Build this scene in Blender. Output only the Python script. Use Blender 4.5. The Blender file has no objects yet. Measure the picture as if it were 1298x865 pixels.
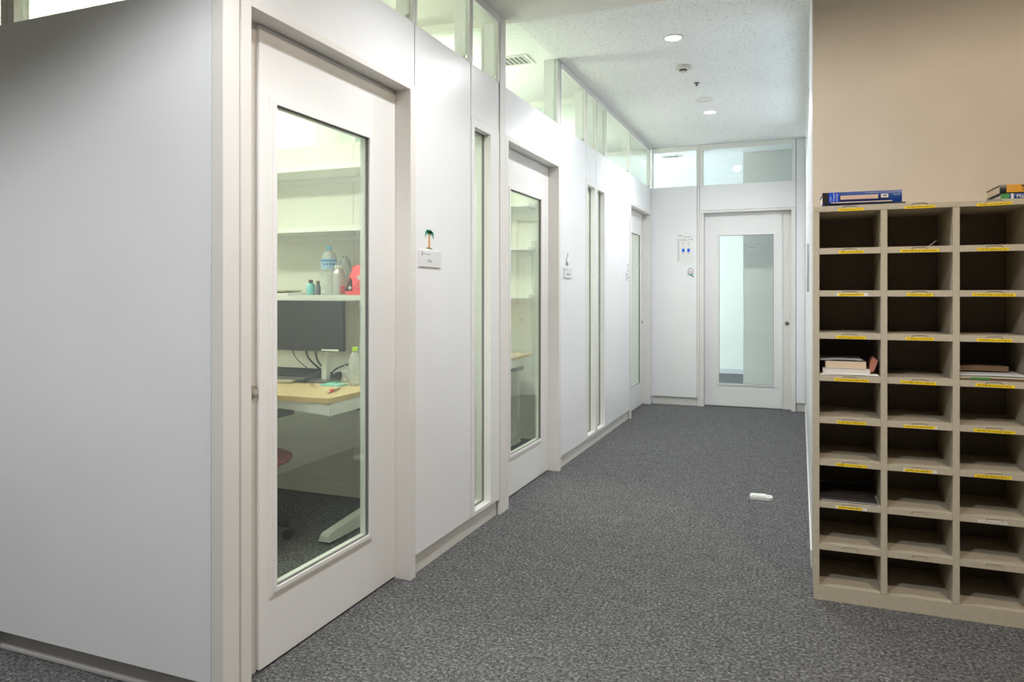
import bpy, bmesh, math, random
from mathutils import Vector, Matrix
random.seed(7)
S = bpy.context.scene
C = S.collection
PI = math.pi

# ------------------------------------------------------------------ camera, world, exposure
cam_d = bpy.data.cameras.new('camera')
cam = bpy.data.objects.new('camera', cam_d); C.objects.link(cam)
cam_d.sensor_width = 36.0
cam_d.lens = 36.0 * 920.0 / 1298.0
cam_d.shift_y = -60.5 / 1298.0
cam_d.clip_start = 0.02
cam.location = (0, 0, 1.2)
cam.rotation_euler = (PI / 2, 0, math.atan(366 / 920))
S.camera = cam
w = bpy.data.worlds.new('world'); S.world = w; w.use_nodes = True
w.node_tree.nodes['Background'].inputs[0].default_value = (0.55, 0.70, 1.0, 1)
w.node_tree.nodes['Background'].inputs[1].default_value = 0.6
S.view_settings.view_transform = 'Standard'
S.view_settings.look = 'None'
S.view_settings.exposure = 0.43
S.view_settings.gamma = 1.0
S.view_settings.use_curve_mapping = False
# light levels (used by the lamp builders further down)
W_CORR = 50.0      # corridor downlights beyond the beam
W_NEAR = 150.0      # warm downlights of the lower hall ceiling
COL_CORR = (0.96, 0.98, 1.0)
COL_NEAR = (1.0, 0.86, 0.68)
COL_HALL = (0.96, 0.98, 1.0)
E_ROOM = 22.0       # unseen lamps added to brighten the offices and side room
COL_ROOM = (0.97, 1.0, 0.86)
W_DAY = 90.0      # unseen area lamps standing in for daylight

ZS = 2.705   # lower ceiling of the hall
ZC = 2.775   # corridor and office ceiling

# ------------------------------------------------------------------ materials
MAT = {}
def mat(name, col, rough=0.5, metal=0.0, spec=0.5, emit=None, es=0.0):
    m = bpy.data.materials.new(name); m.use_nodes = True
    b = m.node_tree.nodes['Principled BSDF']
    b.inputs['Base Color'].default_value = (*col, 1)
    b.inputs['Roughness'].default_value = rough
    b.inputs['Metallic'].default_value = metal
    b.inputs['Specular IOR Level'].default_value = spec
    if emit:
        b.inputs['Emission Color'].default_value = (*emit, 1)
        b.inputs['Emission Strength'].default_value = es
    MAT[name] = m
    return m
def nodes(m): return m.node_tree.nodes, m.node_tree.links, m.node_tree.nodes['Principled BSDF']
def ramp(N, stops):
    r = N.new('ShaderNodeValToRGB'); e = r.color_ramp.elements
    while len(e) < len(stops): e.new(0.5)
    for i, (p, c) in enumerate(stops): e[i].position = p; e[i].color = (*c, 1)
    return r
def noisy(name, c0, c1, scale, rough, bump=0.0, bscale=None, vec=(1, 1, 1), detail=3, spec=0.5, p0=0.35, p1=0.65, bdist=0.002):
    m = mat(name, c0, rough, spec=spec); N, L, b = nodes(m)
    tc = N.new('ShaderNodeTexCoord'); mp = N.new('ShaderNodeMapping'); mp.inputs['Scale'].default_value = vec
    L.new(tc.outputs['Object'], mp.inputs[0])
    n = N.new('ShaderNodeTexNoise'); n.inputs['Scale'].default_value = scale; n.inputs['Detail'].default_value = detail
    L.new(mp.outputs[0], n.inputs['Vector'])
    r = ramp(N, [(p0, c0), (p1, c1)]); L.new(n.outputs['Fac'], r.inputs[0]); L.new(r.outputs[0], b.inputs['Base Color'])
    if bump:
        n2 = N.new('ShaderNodeTexNoise'); n2.inputs['Scale'].default_value = bscale or scale; n2.inputs['Detail'].default_value = 2
        L.new(mp.outputs[0], n2.inputs['Vector'])
        bp = N.new('ShaderNodeBump'); bp.inputs['Strength'].default_value = bump; bp.inputs['Distance'].default_value = bdist
        L.new(n2.outputs['Fac'], bp.inputs['Height']); L.new(bp.outputs[0], b.inputs['Normal'])
    return m

noisy('panel', (0.80, 0.80, 0.81), (0.82, 0.82, 0.83), 3, 0.30, spec=0.28)
noisy('frame', (0.735, 0.71, 0.675), (0.765, 0.74, 0.705), 4, 0.38)
noisy('leaf', (0.79, 0.78, 0.765), (0.81, 0.80, 0.785), 4, 0.36)
noisy('kick', (0.66, 0.64, 0.60), (0.69, 0.67, 0.63), 6, 0.45)
mat('joint', (0.30, 0.29, 0.27), 0.7)
mat('gasket', (0.16, 0.155, 0.15), 0.5)
noisy('office_wall', (0.78, 0.78, 0.70), (0.81, 0.81, 0.73), 3, 0.55)
noisy('cream_wall', (0.74, 0.73, 0.66), (0.77, 0.76, 0.69), 3, 0.6)
noisy('side_wall', (0.76, 0.73, 0.69), (0.79, 0.76, 0.72), 3, 0.6)
noisy('beige_wall', (0.67, 0.59, 0.495), (0.70, 0.62, 0.52), 5, 0.75, bump=0.08, bscale=180)
noisy('hall_wall', (0.36, 0.32, 0.28), (0.39, 0.35, 0.31), 5, 0.75)
noisy('soffit', (0.80, 0.78, 0.73), (0.82, 0.80, 0.75), 5, 0.8)
# fissured mineral ceiling board
m = mat('ceiling_board', (0.8, 0.8, 0.79), 0.85); N, L, b = nodes(m)
tc = N.new('ShaderNodeTexCoord'); mp = N.new('ShaderNodeMapping'); mp.inputs['Scale'].default_value = (55, 130, 1)
L.new(tc.outputs['Object'], mp.inputs[0])
n = N.new('ShaderNodeTexNoise'); n.inputs['Scale'].default_value = 1.0; n.inputs['Detail'].default_value = 4; n.inputs['Roughness'].default_value = 0.62
L.new(mp.outputs[0], n.inputs['Vector'])
r = ramp(N, [(0.34, (0.48, 0.48, 0.47)), (0.43, (0.86, 0.86, 0.85))]); L.new(n.outputs['Fac'], r.inputs[0]); L.new(r.outputs[0], b.inputs['Base Color'])
bp = N.new('ShaderNodeBump'); bp.inputs['Strength'].default_value = 0.5; bp.inputs['Distance'].default_value = 0.003
L.new(r.outputs[0], bp.inputs['Height']); L.new(bp.outputs[0], b.inputs['Normal'])
# heathered loop carpet
m = mat('carpet', (0.1, 0.1, 0.1), 0.95, spec=0.1); N, L, b = nodes(m)
tc = N.new('ShaderNodeTexCoord')
n = N.new('ShaderNodeTexNoise'); n.inputs['Scale'].default_value = 78; n.inputs['Detail'].default_value = 4; n.inputs['Roughness'].default_value = 0.95
n2 = N.new('ShaderNodeTexNoise'); n2.inputs['Scale'].default_value = 14; n2.inputs['Detail'].default_value = 3
L.new(tc.outputs['Object'], n.inputs['Vector']); L.new(tc.outputs['Object'], n2.inputs['Vector'])
r = ramp(N, [(0.30, (0.012, 0.012, 0.012)), (0.46, (0.075, 0.075, 0.075)), (0.57, (0.19, 0.19, 0.19)), (0.70, (0.50, 0.50, 0.495))])
L.new(n.outputs['Fac'], r.inputs[0])
r2 = ramp(N, [(0.3, (0.86, 0.86, 0.86)), (0.7, (1.1, 1.1, 1.1))]); L.new(n2.outputs['Fac'], r2.inputs[0])
mx = N.new('ShaderNodeMix'); mx.data_type = 'RGBA'; mx.blend_type = 'MULTIPLY'; mx.inputs['Factor'].default_value = 1.0
L.new(r.outputs[0], mx.inputs['A']); L.new(r2.outputs[0], mx.inputs['B']); L.new(mx.outputs['Result'], b.inputs['Base Color'])
bp = N.new('ShaderNodeBump'); bp.inputs['Strength'].default_value = 0.35; bp.inputs['Distance'].default_value = 0.003
L.new(n.outputs['Fac'], bp.inputs['Height']); L.new(bp.outputs[0], b.inputs['Normal'])
# architectural glass: clear with Fresnel reflection on the entering face
def glass(name, tint, gain=1.9):
    m = bpy.data.materials.new(name); m.use_nodes = True; MAT[name] = m
    N = m.node_tree.nodes; L = m.node_tree.links; N.clear()
    o = N.new('ShaderNodeOutputMaterial'); mix = N.new('ShaderNodeMixShader')
    t = N.new('ShaderNodeBsdfTransparent'); t.inputs[0].default_value = (*tint, 1)
    g = N.new('ShaderNodeBsdfGlossy'); g.inputs['Roughness'].default_value = 0.0; g.inputs['Color'].default_value = (0.95, 1, 0.97, 1)
    f = N.new('ShaderNodeFresnel'); f.inputs['IOR'].default_value = 1.5
    geo = N.new('ShaderNodeNewGeometry')
    inv = N.new('ShaderNodeMath'); inv.operation = 'SUBTRACT'; inv.inputs[0].default_value = 1.0; L.new(geo.outputs['Backfacing'], inv.inputs[1])
    mu = N.new('ShaderNodeMath'); mu.operation = 'MULTIPLY'; L.new(f.outputs[0], mu.inputs[0]); L.new(inv.outputs[0], mu.inputs[1])
    mg = N.new('ShaderNodeMath'); mg.operation = 'MULTIPLY'; mg.use_clamp = True; L.new(mu.outputs[0], mg.inputs[0]); mg.inputs[1].default_value = gain
    L.new(mg.outputs[0], mix.inputs[0]); L.new(t.outputs[0], mix.inputs[1]); L.new(g.outputs[0], mix.inputs[2]); L.new(mix.outputs[0], o.inputs[0])
    return m
glass('glass', (0.945, 0.985, 0.95))
glass('clear_plastic', (0.90, 0.92, 0.91), 1.5)
# grey-beige enamelled steel of the pigeonhole cabinet
noisy('steel_beige', (0.50, 0.445, 0.345), (0.54, 0.48, 0.375), 60, 0.42, bump=0.05, bscale=300)
mat('back_shade_brown', (0.24, 0.19, 0.14), 0.6)  # brown back, darkened to put the shade of the cells into its colour
mat('steel_emboss', (0.40, 0.345, 0.27), 0.45)
def label_mat(name, c0, ink):
    m = mat(name, c0, 0.45); N, L, b = nodes(m)
    tc = N.new('ShaderNodeTexCoord'); sx = N.new('ShaderNodeSeparateXYZ'); L.new(tc.outputs['Generated'], sx.inputs[0])
    oi = N.new('ShaderNodeObjectInfo')
    ad = N.new('ShaderNodeMath'); ad.operation = 'MULTIPLY_ADD'; L.new(oi.outputs['Random'], ad.inputs[0]); ad.inputs[1].default_value = 40
    L.new(sx.outputs['X'], ad.inputs[2])
    n = N.new('ShaderNodeTexNoise'); n.noise_dimensions = '1D'; n.inputs['Scale'].default_value = 34; n.inputs['Detail'].default_value = 2; L.new(ad.outputs[0], n.inputs['W'])
    g = N.new('ShaderNodeMath'); g.operation = 'GREATER_THAN'; L.new(n.outputs['Fac'], g.inputs[0]); g.inputs[1].default_value = 0.47
    def band(s, lo, hi):
        a = N.new('ShaderNodeMath'); a.operation = 'GREATER_THAN'; L.new(s, a.inputs[0]); a.inputs[1].default_value = lo
        c = N.new('ShaderNodeMath'); c.operation = 'LESS_THAN'; L.new(s, c.inputs[0]); c.inputs[1].default_value = hi
        d = N.new('ShaderNodeMath'); d.operation = 'MULTIPLY'; L.new(a.outputs[0], d.inputs[0]); L.new(c.outputs[0], d.inputs[1]); return d
    bz = band(sx.outputs['Z'], 0.30, 0.70); bx_ = band(sx.outputs['X'], 0.06, 0.94)
    p = N.new('ShaderNodeMath'); p.operation = 'MULTIPLY'; L.new(bz.outputs[0], p.inputs[0]); L.new(bx_.outputs[0], p.inputs[1])
    q = N.new('ShaderNodeMath'); q.operation = 'MULTIPLY'; L.new(p.outputs[0], q.inputs[0]); L.new(g.outputs[0], q.inputs[1])
    mx = N.new('ShaderNodeMix'); mx.data_type = 'RGBA'; L.new(q.outputs[0], mx.inputs['Factor'])
    mx.inputs['A'].default_value = (*c0, 1); mx.inputs['B'].default_value = (*ink, 1); L.new(mx.outputs['Result'], b.inputs['Base Color'])
    return m
label_mat('label_yellow', (0.92, 0.66, 0.01), (0.36, 0.20, 0.01))
label_mat('label_white', (0.75, 0.73, 0.70), (0.35, 0.34, 0.33))
# pages: stacked sheets
def pages(name, c0, c1):
    m = mat(name, c0, 0.8); N, L, b = nodes(m)
    tc = N.new('ShaderNodeTexCoord'); mp = N.new('ShaderNodeMapping'); mp.inputs['Scale'].default_value = (2, 2, 900); L.new(tc.outputs['Object'], mp.inputs[0])
    n = N.new('ShaderNodeTexNoise'); n.inputs['Scale'].default_value = 1.0; L.new(mp.outputs[0], n.inputs['Vector'])
    r = ramp(N, [(0.3, c0), (0.7, c1)]); L.new(n.outputs['Fac'], r.inputs[0]); L.new(r.outputs[0], b.inputs['Base Color'])
pages('pages_cream', (0.62, 0.48, 0.33), (0.80, 0.66, 0.49))
pages('pages_white', (0.62, 0.56, 0.52), (0.80, 0.74, 0.70))
noisy('maple', (0.66, 0.50, 0.27), (0.74, 0.58, 0.33), 7, 0.4, vec=(1, 14, 14))
mat('maple_edge', (0.58, 0.41, 0.17), 0.45)
mat('white_steel', (0.76, 0.77, 0.71), 0.4)
mat('shelf_white', (0.82, 0.83, 0.78), 0.45)
mat('black_plastic', (0.018, 0.02, 0.02), 0.45)
mat('monitor_screen', (0.02, 0.024, 0.024), 0.28)
mat('dark_key', (0.03, 0.034, 0.034), 0.5)
mat('grey_plastic', (0.12, 0.125, 0.13), 0.5)
mat('silver', (0.52, 0.53, 0.52), 0.32, metal=0.75)
mat('brass', (0.45, 0.38, 0.27), 0.3, metal=1.0)
mat('chrome', (0.62, 0.60, 0.57), 0.25, metal=1.0)
mat('red_fabric', (0.34, 0.035, 0.035), 0.85)
mat('red_pouch', (0.80, 0.075, 0.10), 0.5)
mat('pink', (0.62, 0.16, 0.18), 0.4)
mat('teal_liquid', (0.20, 0.55, 0.55), 0.2)
mat('brown_cap', (0.10, 0.075, 0.06), 0.4)
mat('dark_bottle', (0.11, 0.12, 0.13), 0.3)
mat('cap_blue', (0.16, 0.48, 0.62), 0.4)
mat('cap_lime', (0.48, 0.72, 0.02), 0.4)
mat('label_blue', (0.42, 0.62, 0.80), 0.4)
mat('label_blue_dark', (0.06, 0.22, 0.46), 0.4)
mat('paper', (0.80, 0.79, 0.77), 0.7)
mat('paper_grey', (0.60, 0.60, 0.61), 0.6)
mat('plate_grey', (0.72, 0.72, 0.73), 0.45)
mat('paper_tan', (0.50, 0.46, 0.33), 0.7)
mat('sticky_teal', (0.26, 0.60, 0.52), 0.7)
mat('green_card', (0.10, 0.36, 0.22), 0.6)
mat('ink', (0.10, 0.10, 0.11), 0.6)
mat('ink_grey', (0.32, 0.31, 0.33), 0.6)
mat('ink_blue', (0.005, 0.12, 0.68), 0.5)
mat('palm_green', (0.02, 0.30, 0.14), 0.6)
mat('palm_trunk', (0.66, 0.33, 0.12), 0.6)
mat('olive', (0.25, 0.27, 0.10), 0.6)
mat('q_green', (0.02, 0.28, 0.16), 0.5)
mat('pink_print', (0.75, 0.45, 0.42), 0.6)
mat('book_blue', (0.0, 0.045, 0.26), 0.35)
mat('book_bright_blue', (0.003, 0.075, 0.62), 0.35)
mat('book_navy', (0.006, 0.012, 0.09), 0.35)
mat('book_black', (0.012, 0.012, 0.014), 0.4)
mat('book_cream', (0.72, 0.56, 0.44), 0.5)
mat('book_orange', (0.78, 0.36, 0.02), 0.4)
mat('book_green', (0.06, 0.28, 0.07), 0.4)
mat('book_white', (0.78, 0.76, 0.72), 0.5)
mat('salmon_card', (0.42, 0.16, 0.11), 0.6)
mat('dark_folder', (0.05, 0.043, 0.04), 0.3)
mat('magazine_brown', (0.16, 0.10, 0.06), 0.4)
mat('detector', (0.62, 0.60, 0.54), 0.5)
mat('lamp_lens', (1, 1, 1), 0.4, emit=(1, 0.99, 0.96), es=6.0)
mat('fill_lens', (1, 1, 1), 0.5, emit=COL_ROOM, es=E_ROOM)
mat('fill_lens_up', (1, 1, 1), 0.5, emit=COL_ROOM, es=E_ROOM * 2.9)
mat('vent_white', (0.76, 0.76, 0.72), 0.5)
mat('vent_dark', (0.03, 0.035, 0.035), 0.6)
mat('floor_box', (0.80, 0.80, 0.76), 0.4)
mat('bag_film', (0.85, 0.86, 0.83), 0.25)

# ------------------------------------------------------------------ builders
class MB:
    def __init__(s): s.bm = bmesh.new()
    def box(s, x0, x1, y0, y1, z0, z1, bev=0.0):
        bm = s.bm
        v = [bm.verts.new((x, y, z)) for z in (min(z0, z1), max(z0, z1)) for y in (min(y0, y1), max(y0, y1)) for x in (min(x0, x1), max(x0, x1))]
        fs = [bm.faces.new([v[i] for i in q]) for q in ((0, 2, 3, 1), (4, 5, 7, 6), (0, 1, 5, 4), (2, 6, 7, 3), (0, 4, 6, 2), (1, 3, 7, 5))]
        if bev:
            es = list({e for f in fs for e in f.edges})
            bmesh.ops.bevel(bm, geom=es, offset=bev, segments=2, affect='EDGES', profile=0.6)
        return s
    def prism(s, pts, d, m=None):
        """polygon pts (3-D, ccw seen against d) extruded by vector d"""
        bm = s.bm; d = Vector(d)
        a = [bm.verts.new(Vector(p)) for p in pts]; b = [bm.verts.new(Vector(p) + d) for p in pts]
        bm.faces.new(list(reversed(a))); bm.faces.new(b); n = len(a)
        for i in range(n): bm.faces.new([a[i], a[(i + 1) % n], b[(i + 1) % n], b[i]])
        return s
    def ring(s, f, u0, u1, z0, z1, a0, a1, b0, b1, n0, n1):
        """rectangular frame: outer u0..u1 z0..z1, hole a0..a1 b0..b1, depth n0..n1; f maps (u,n,z)"""
        bm = s.bm
        def loop(u0, u1, z0, z1, n): return [bm.verts.new(f(*p)) for p in ((u0, n, z0), (u1, n, z0), (u1, n, z1), (u0, n, z1))]
        of, inf_, ob, ib = loop(u0, u1, z0, z1, n1), loop(a0, a1, b0, b1, n1), loop(u0, u1, z0, z1, n0), loop(a0, a1, b0, b1, n0)
        for i in range(4):
            j = (i + 1) % 4
            bm.faces.new([of[i], of[j], inf_[j], inf_[i]]); bm.faces.new([ob[j], ob[i], ib[i], ib[j]])
            bm.faces.new([of[j], of[i], ob[i], ob[j]]); bm.faces.new([inf_[i], inf_[j], ib[j], ib[i]])
        return s
    def obox(s, f, u0, u1, n0, n1, z0, z1, bev=0.0):
        p, q = f(u0, n0, z0), f(u1, n1, z1)
        return s.box(p[0], q[0], p[1], q[1], p[2], q[2], bev)
    def cyl(s, p0, p1, r0, r1=None, seg=20):
        r1 = r0 if r1 is None else r1
        p0, p1 = Vector(p0), Vector(p1); d = p1 - p0
        mtx = Matrix.Translation((p0 + p1) / 2) @ d.to_track_quat('Z', 'Y').to_matrix().to_4x4()
        bmesh.ops.create_cone(s.bm, cap_ends=True, segments=seg, radius1=r0, radius2=r1, depth=d.length, matrix=mtx)
        return s
    def lathe(s, prof, c=(0, 0, 0), seg=24):
        bm = s.bm; c = Vector(c); rings = []
        for r, z in prof:
            if r <= 1e-6: rings.append([bm.verts.new(c + Vector((0, 0, z)))])
            else: rings.append([bm.verts.new(c + Vector((r * math.cos(2 * PI * i / seg), r * math.sin(2 * PI * i / seg), z))) for i in range(seg)])
        for a, b in zip(rings, rings[1:]):
            for i in range(seg):
                j = (i + 1) % seg
                q = [a[i % len(a)], a[j % len(a)], b[j % len(b)], b[i % len(b)]]
                q = list(dict.fromkeys(q))
                if len(q) > 2: bm.faces.new(q)
        return s
    def tube(s, pts, r, seg=8):
        bm = s.bm; pts = [Vector(p) for p in pts]; rings = []
        for i, p in enumerate(pts):
            t = (pts[min(i + 1, len(pts) - 1)] - pts[max(i - 1, 0)]).normalized()
            up = Vector((0, 0, 1)) if abs(t.z) < 0.9 else Vector((1, 0, 0))
            a = t.cross(up).normalized(); b = t.cross(a).normalized()
            rings.append([bm.verts.new(p + r * (math.cos(2 * PI * k / seg) * a + math.sin(2 * PI * k / seg) * b)) for k in range(seg)])
        for a, b in zip(rings, rings[1:]):
            for k in range(seg): bm.faces.new([a[k], a[(k + 1) % seg], b[(k + 1) % seg], b[k]])
        bm.faces.new(rings[0]); bm.faces.new(list(reversed(rings[-1])))
        return s
    def move(s, mtx): bmesh.ops.transform(s.bm, matrix=mtx, verts=s.bm.verts[:]); return s
    def build(s, name, material, parent=None, smooth=False):
        bmesh.ops.recalc_face_normals(s.bm, faces=s.bm.faces[:])
        me = bpy.data.meshes.new(name); s.bm.to_mesh(me); s.bm.free()
        me.materials.append(MAT[material])
        if smooth:
            me.shade_smooth(); me.set_sharp_from_angle(angle=math.radians(35))
        o = bpy.data.objects.new(name, me); C.objects.link(o)
        if parent: o.parent = parent
        return o
def box(name, material, parent, x0, x1, y0, y1, z0, z1, bev=0.0):
    return MB().box(x0, x1, y0, y1, z0, z1, bev).build(name, material, parent, smooth=bev > 0.003)
def tag(o, label, cat=None, group=None, kind=None):
    o['label'] = label
    if cat: o['category'] = cat
    if group: o['group'] = group
    if kind: o['kind'] = kind
    return o
def empty(name, loc=(0, 0, 0), rz=0.0):
    o = bpy.data.objects.new(name, None); C.objects.link(o); o.location = loc; o.rotation_euler = (0, 0, rz); o.empty_display_size = 0.05
    return o
def structure(name, label, cat): return tag(empty(name), label, cat, kind='structure')
def copy_tree(o, parent=None):
    c = o.copy(); C.objects.link(c); c.parent = parent
    for ch in o.children: copy_tree(ch, c)
    return c
def text(name, s, size, material, parent, mtx, depth=0.0004, align='LEFT'):
    cu = bpy.data.curves.new(name, 'FONT'); cu.body = s; cu.size = size; cu.extrude = depth; cu.align_x = align; cu.resolution_u = 3
    t = bpy.data.objects.new(name + '_tmp', cu); C.objects.link(t)
    bpy.context.view_layer.update()
    me = bpy.data.meshes.new_from_object(t); bpy.data.objects.remove(t)
    me.name = name; me.transform(mtx); me.materials.clear(); me.materials.append(MAT[material])
    o = bpy.data.objects.new(name, me); C.objects.link(o); o.parent = parent
    return o

XF = -1.512    # face plane of the left partition's frames
YF = 7.900     # face plane of the partition across the corridor's end
def FL(u, n, z): return (XF + n, u, z)
def FF(u, n, z): return (u, YF - n, z)

# ------------------------------------------------------------------ floor and ceilings
tag(box('floor', 'carpet', None, -4.2, 3.4, -7.4, 11.5, -0.06, 0), 'dark grey heathered loop pile carpet floor', 'floor', kind='structure')
tag(box('ceiling_hall', 'soffit', None, -4.2, 3.4, -7.4, 3.76, ZS, ZC + 0.1), 'smooth lowered ceiling over the near hall', 'ceiling', kind='structure')
tag(box('ceiling_corridor', 'ceiling_board', None, -4.2, 3.4, 3.76, 11.5, ZC, ZC + 0.1), 'white fissured board ceiling above the corridor and offices', 'ceiling', kind='structure')

# ------------------------------------------------------------------ left partition
WL = structure('wall_left', 'white panelled office partition along the corridor', 'wall')
ZT = 2.342     # sill of the transom glazing
ZH = 2.078     # head joint of door frames
def panel_L(y0, y1, z0, z1): box('panel', 'panel', WL, XF - 0.006 - 0.09, XF - 0.006, y0 + 0.0015, y1 - 0.0015, z0, z1, 0.0012)
def joint_L(y, z0, z1): box('joint_strip', 'joint', WL, XF - 0.09, XF - 0.014, y - 0.004, y + 0.004, z0, z1)
def kick_L(y0, y1): box('kick_plate', 'kick', WL, XF - 0.09, XF - 0.022, y0, y1, 0.0, 0.086)
def post_L(y0, y1, z0, z1, n1=0.0): box('post', 'frame', WL, XF - 0.10, XF + n1, y0, y1, z0, z1, 0.0015)
# corner post and near end
box('corner_post', 'frame', WL, XF - 0.043, XF, 1.599, 1.664, 0, ZS - 0.001, 0.002)
joint_L(1.667, 0, ZS)
panel_L(1.670, 2.700, ZH, ZT)                   # over door 1
joint_L(2.702, 0.0, ZS)
panel_L(2.704, 3.262, 0.086, ZT); kick_L(2.700, 3.625)
joint_L(3.265, 0.087, ZS)
panel_L(3.268, 3.622, ZH, ZT)                   # over window 1
joint_L(3.626, 0.0, ZS)
post_L(3.629, 3.708, 0, ZS - 0.001)
panel_L(3.709, 4.697, ZH, ZT)                   # over door 2
joint_L(4.700, 0.0, ZC)
panel_L(4.703, 5.333, 0.086, ZT); kick_L(4.700, 6.862)
joint_L(5.336, 0.087, ZC)
panel_L(5.339, 5.631, ZH, ZT); panel_L(5.637, 5.939, ZH, ZT)
joint_L(5.634, 0.087, ZC); joint_L(5.942, 0.087, ZC)
panel_L(5.945, 6.857, 0.086, ZT)
joint_L(6.860, 0, ZC)
panel_L(6.863, YF - 0.002, ZH, ZT)              # over door 3

# transom glazing of the left partition: one window per bay, each > frame, pane
def transom(name, label, f, u0, u1, z0, z1, top=True, side=0.016, latch=True, ntop=0.04):
    t = structure(name, label, 'window')
    zt = z1 - (ntop if top else 0.0)
    if top: MB().obox(f, u0, u1, -0.095, 0.0, zt, z1, 0.001).build('head_rail', 'leaf', t)
    MB().obox(f, u0, u0 + side, -0.088, -0.003, z0, zt).build('mullion', 'leaf', t)
    MB().obox(f, u1 - side, u1, -0.088, -0.003, z0, zt).build('mullion', 'leaf', t)
    MB().obox(f, u0 + side, u1 - side, -0.024, -0.018, z0, zt).build('pane', 'glass', t)
    if latch: MB().cyl(f(u1 - side - 0.03, -0.018, z0 + 0.018), f(u1 - side - 0.03, -0.008, z0 + 0.018), 0.007, seg=12).build('latch', 'chrome', t)
    return t
transom('window_4', 'clear transom glazing above the nearest office door', FL, 1.670, 2.700, ZT, ZS - 0.001)
transom('window_5', 'clear transom glazing above the panel with the palm sticker', FL, 2.704, 3.263, ZT, ZS - 0.001)
transom('window_6', 'narrow transom pane above the first tall slit window', FL, 3.267, 3.625, ZT, ZS - 0.001)
transom('window_7', 'frameless transom opening above the second office door', FL, 3.709, 4.637, ZT, ZC - 0.001, top=False, side=0.004, latch=False)
box('post', 'frame', WL, XF - 0.10, XF - 0.004, 4.637, 4.697, ZT, ZC - 0.001, 0.0015)
transom('window_8', 'clear transom pane above the panel beside the second door', FL, 4.703, 5.334, ZT, ZC - 0.001)
transom('window_9', 'narrow transom pane above the nearer of the paired slit windows', FL, 5.338, 5.632, ZT, ZC - 0.001, latch=False)
transom('window_10', 'narrow transom pane above the farther of the paired slit windows', FL, 5.636, 5.940, ZT, ZC - 0.001, latch=False)
transom('window_11', 'clear transom pane above the panel before the third door', FL, 5.944, 6.858, ZT, ZC - 0.001)
transom('window_12', 'clear transom pane above the third office door', FL, 6.862, YF - 0.002, ZT, ZC - 0.001)

# slit windows
def slit(name, label, u0, u1, a0, a1):
    t = structure(name, label, 'window')
    b0, b1 = 0.105, 2.035
    MB().ring(FL, u0 + 0.0015, u1 - 0.0015, 0.086, ZH - 0.002, a0, a1, b0, b1, -0.096, -0.004).build('frame', 'leaf', t)
    MB().ring(FL, a0, a1, b0, b1, a0 + 0.004, a1 - 0.004, b0 + 0.004, b1 - 0.004, -0.055, -0.043).build('gasket', 'gasket', t)
    MB().obox(FL, a0 + 0.003, a1 - 0.003, -0.052, -0.046, b0 + 0.003, b1 - 0.003).build('pane', 'glass', t)
    return t
slit('window_1', 'tall narrow slit window between the first two office doors', 3.268, 3.624, 3.305, 3.508)
slit('window_2', 'tall slit window, nearer of the pair past the second door', 5.338, 5.632, 5.375, 5.600)
slit('window_3', 'tall slit window, farther of the pair past the second door', 5.636, 5.940, 5.672, 5.898)

# doors
def make_door(name, label, f, u0, u1, strip, SW=0.118, koff=0.0):
    """outer frame u0..u1; strip: 'lo' or 'hi' end that carries the lock strip"""
    d = structure(name, label, 'door')
    j = 0.042; zo = 2.052; nd = -0.12
    MB().obox(f, u0, u0 + j, nd, 0.0, 0, ZH - 0.003, 0.0015).build('jamb', 'frame', d)
    MB().obox(f, u1 - j, u1, nd, 0.0, 0, ZH - 0.003, 0.0015).build('jamb', 'frame', d)
    MB().obox(f, u0 + j, u1 - j, nd, 0.0, zo, ZH - 0.003, 0.001).build('head', 'frame', d)
    o0, o1 = u0 + j, u1 - j
    ln = -0.074
    if strip == 'lo':
        s0, s1, l0, l1 = o0, o0 + SW, o0 + SW + 0.001, o1 - 0.002
        g0 = l0 + 0.073; g1 = g0 + 0.545
    else:
        s0, s1, l0, l1 = o1 - SW, o1, o0 + 0.002, o1 - SW - 0.001
        g1 = l1 - 0.085; g0 = g1 - 0.545
    MB().obox(f, s0, s1, ln - 0.046, ln - 0.012, 0, zo - 0.001, 0.001).build('lock_strip', 'frame', d)
    b0, b1 = 0.248, 1.812
    MB().ring(f, l0, l1, 0.010, zo - 0.004, g0, g1, b0, b1, ln - 0.036, ln).build('leaf', 'leaf', d)
    bd = MB()
    bd.ring(f, g0 - 0.026, g1 + 0.026, b0 - 0.026, b1 + 0.026, g0, g1, b0, b1, ln - 0.001, ln + 0.004)
    bd.ring(f, g0 - 0.014, g1 + 0.014, b0 - 0.014, b1 + 0.014, g0, g1, b0, b1, ln + 0.0035, ln + 0.009)
    bd.build('glazing_bead', 'leaf', d)
    MB().ring(f, g0, g1, b0, b1, g0 + 0.003, g1 - 0.003, b0 + 0.003, b1 - 0.003, ln - 0.010, ln + 0.002).build('gasket', 'gasket', d)
    MB().obox(f, g0 + 0.002, g1 - 0.002, ln - 0.010, ln - 0.005, b0 + 0.002, b1 - 0.002).build('pane', 'glass', d)
    # lock: escutcheon and cylinder on the strip
    uc = (s0 + s1) / 2 + koff
    k = MB().cyl(f(uc, ln - 0.013, 0.89), f(uc, ln - 0.004, 0.89), 0.021, 0.019, 24).build('lock', 'brass', d, True)
    MB().cyl(f(uc, ln - 0.005, 0.89), f(uc, ln + 0.004, 0.89), 0.012, 0.010, 20).build('lock_cylinder', 'chrome', k, True)
    # floor track
    MB().obox(f, o0, o1, ln - 0.034, ln - 0.004, 0.0, 0.004).build('floor_track', 'ink', d)
    return d
make_door('door_1', 'nearest white office door with a full-height glass panel showing a desk', FL, 1.671, 2.699, 'lo', koff=0.040)
make_door('door_2', 'second white glazed office door along the left partition', FL, 3.709, 4.697, 'lo')
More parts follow.
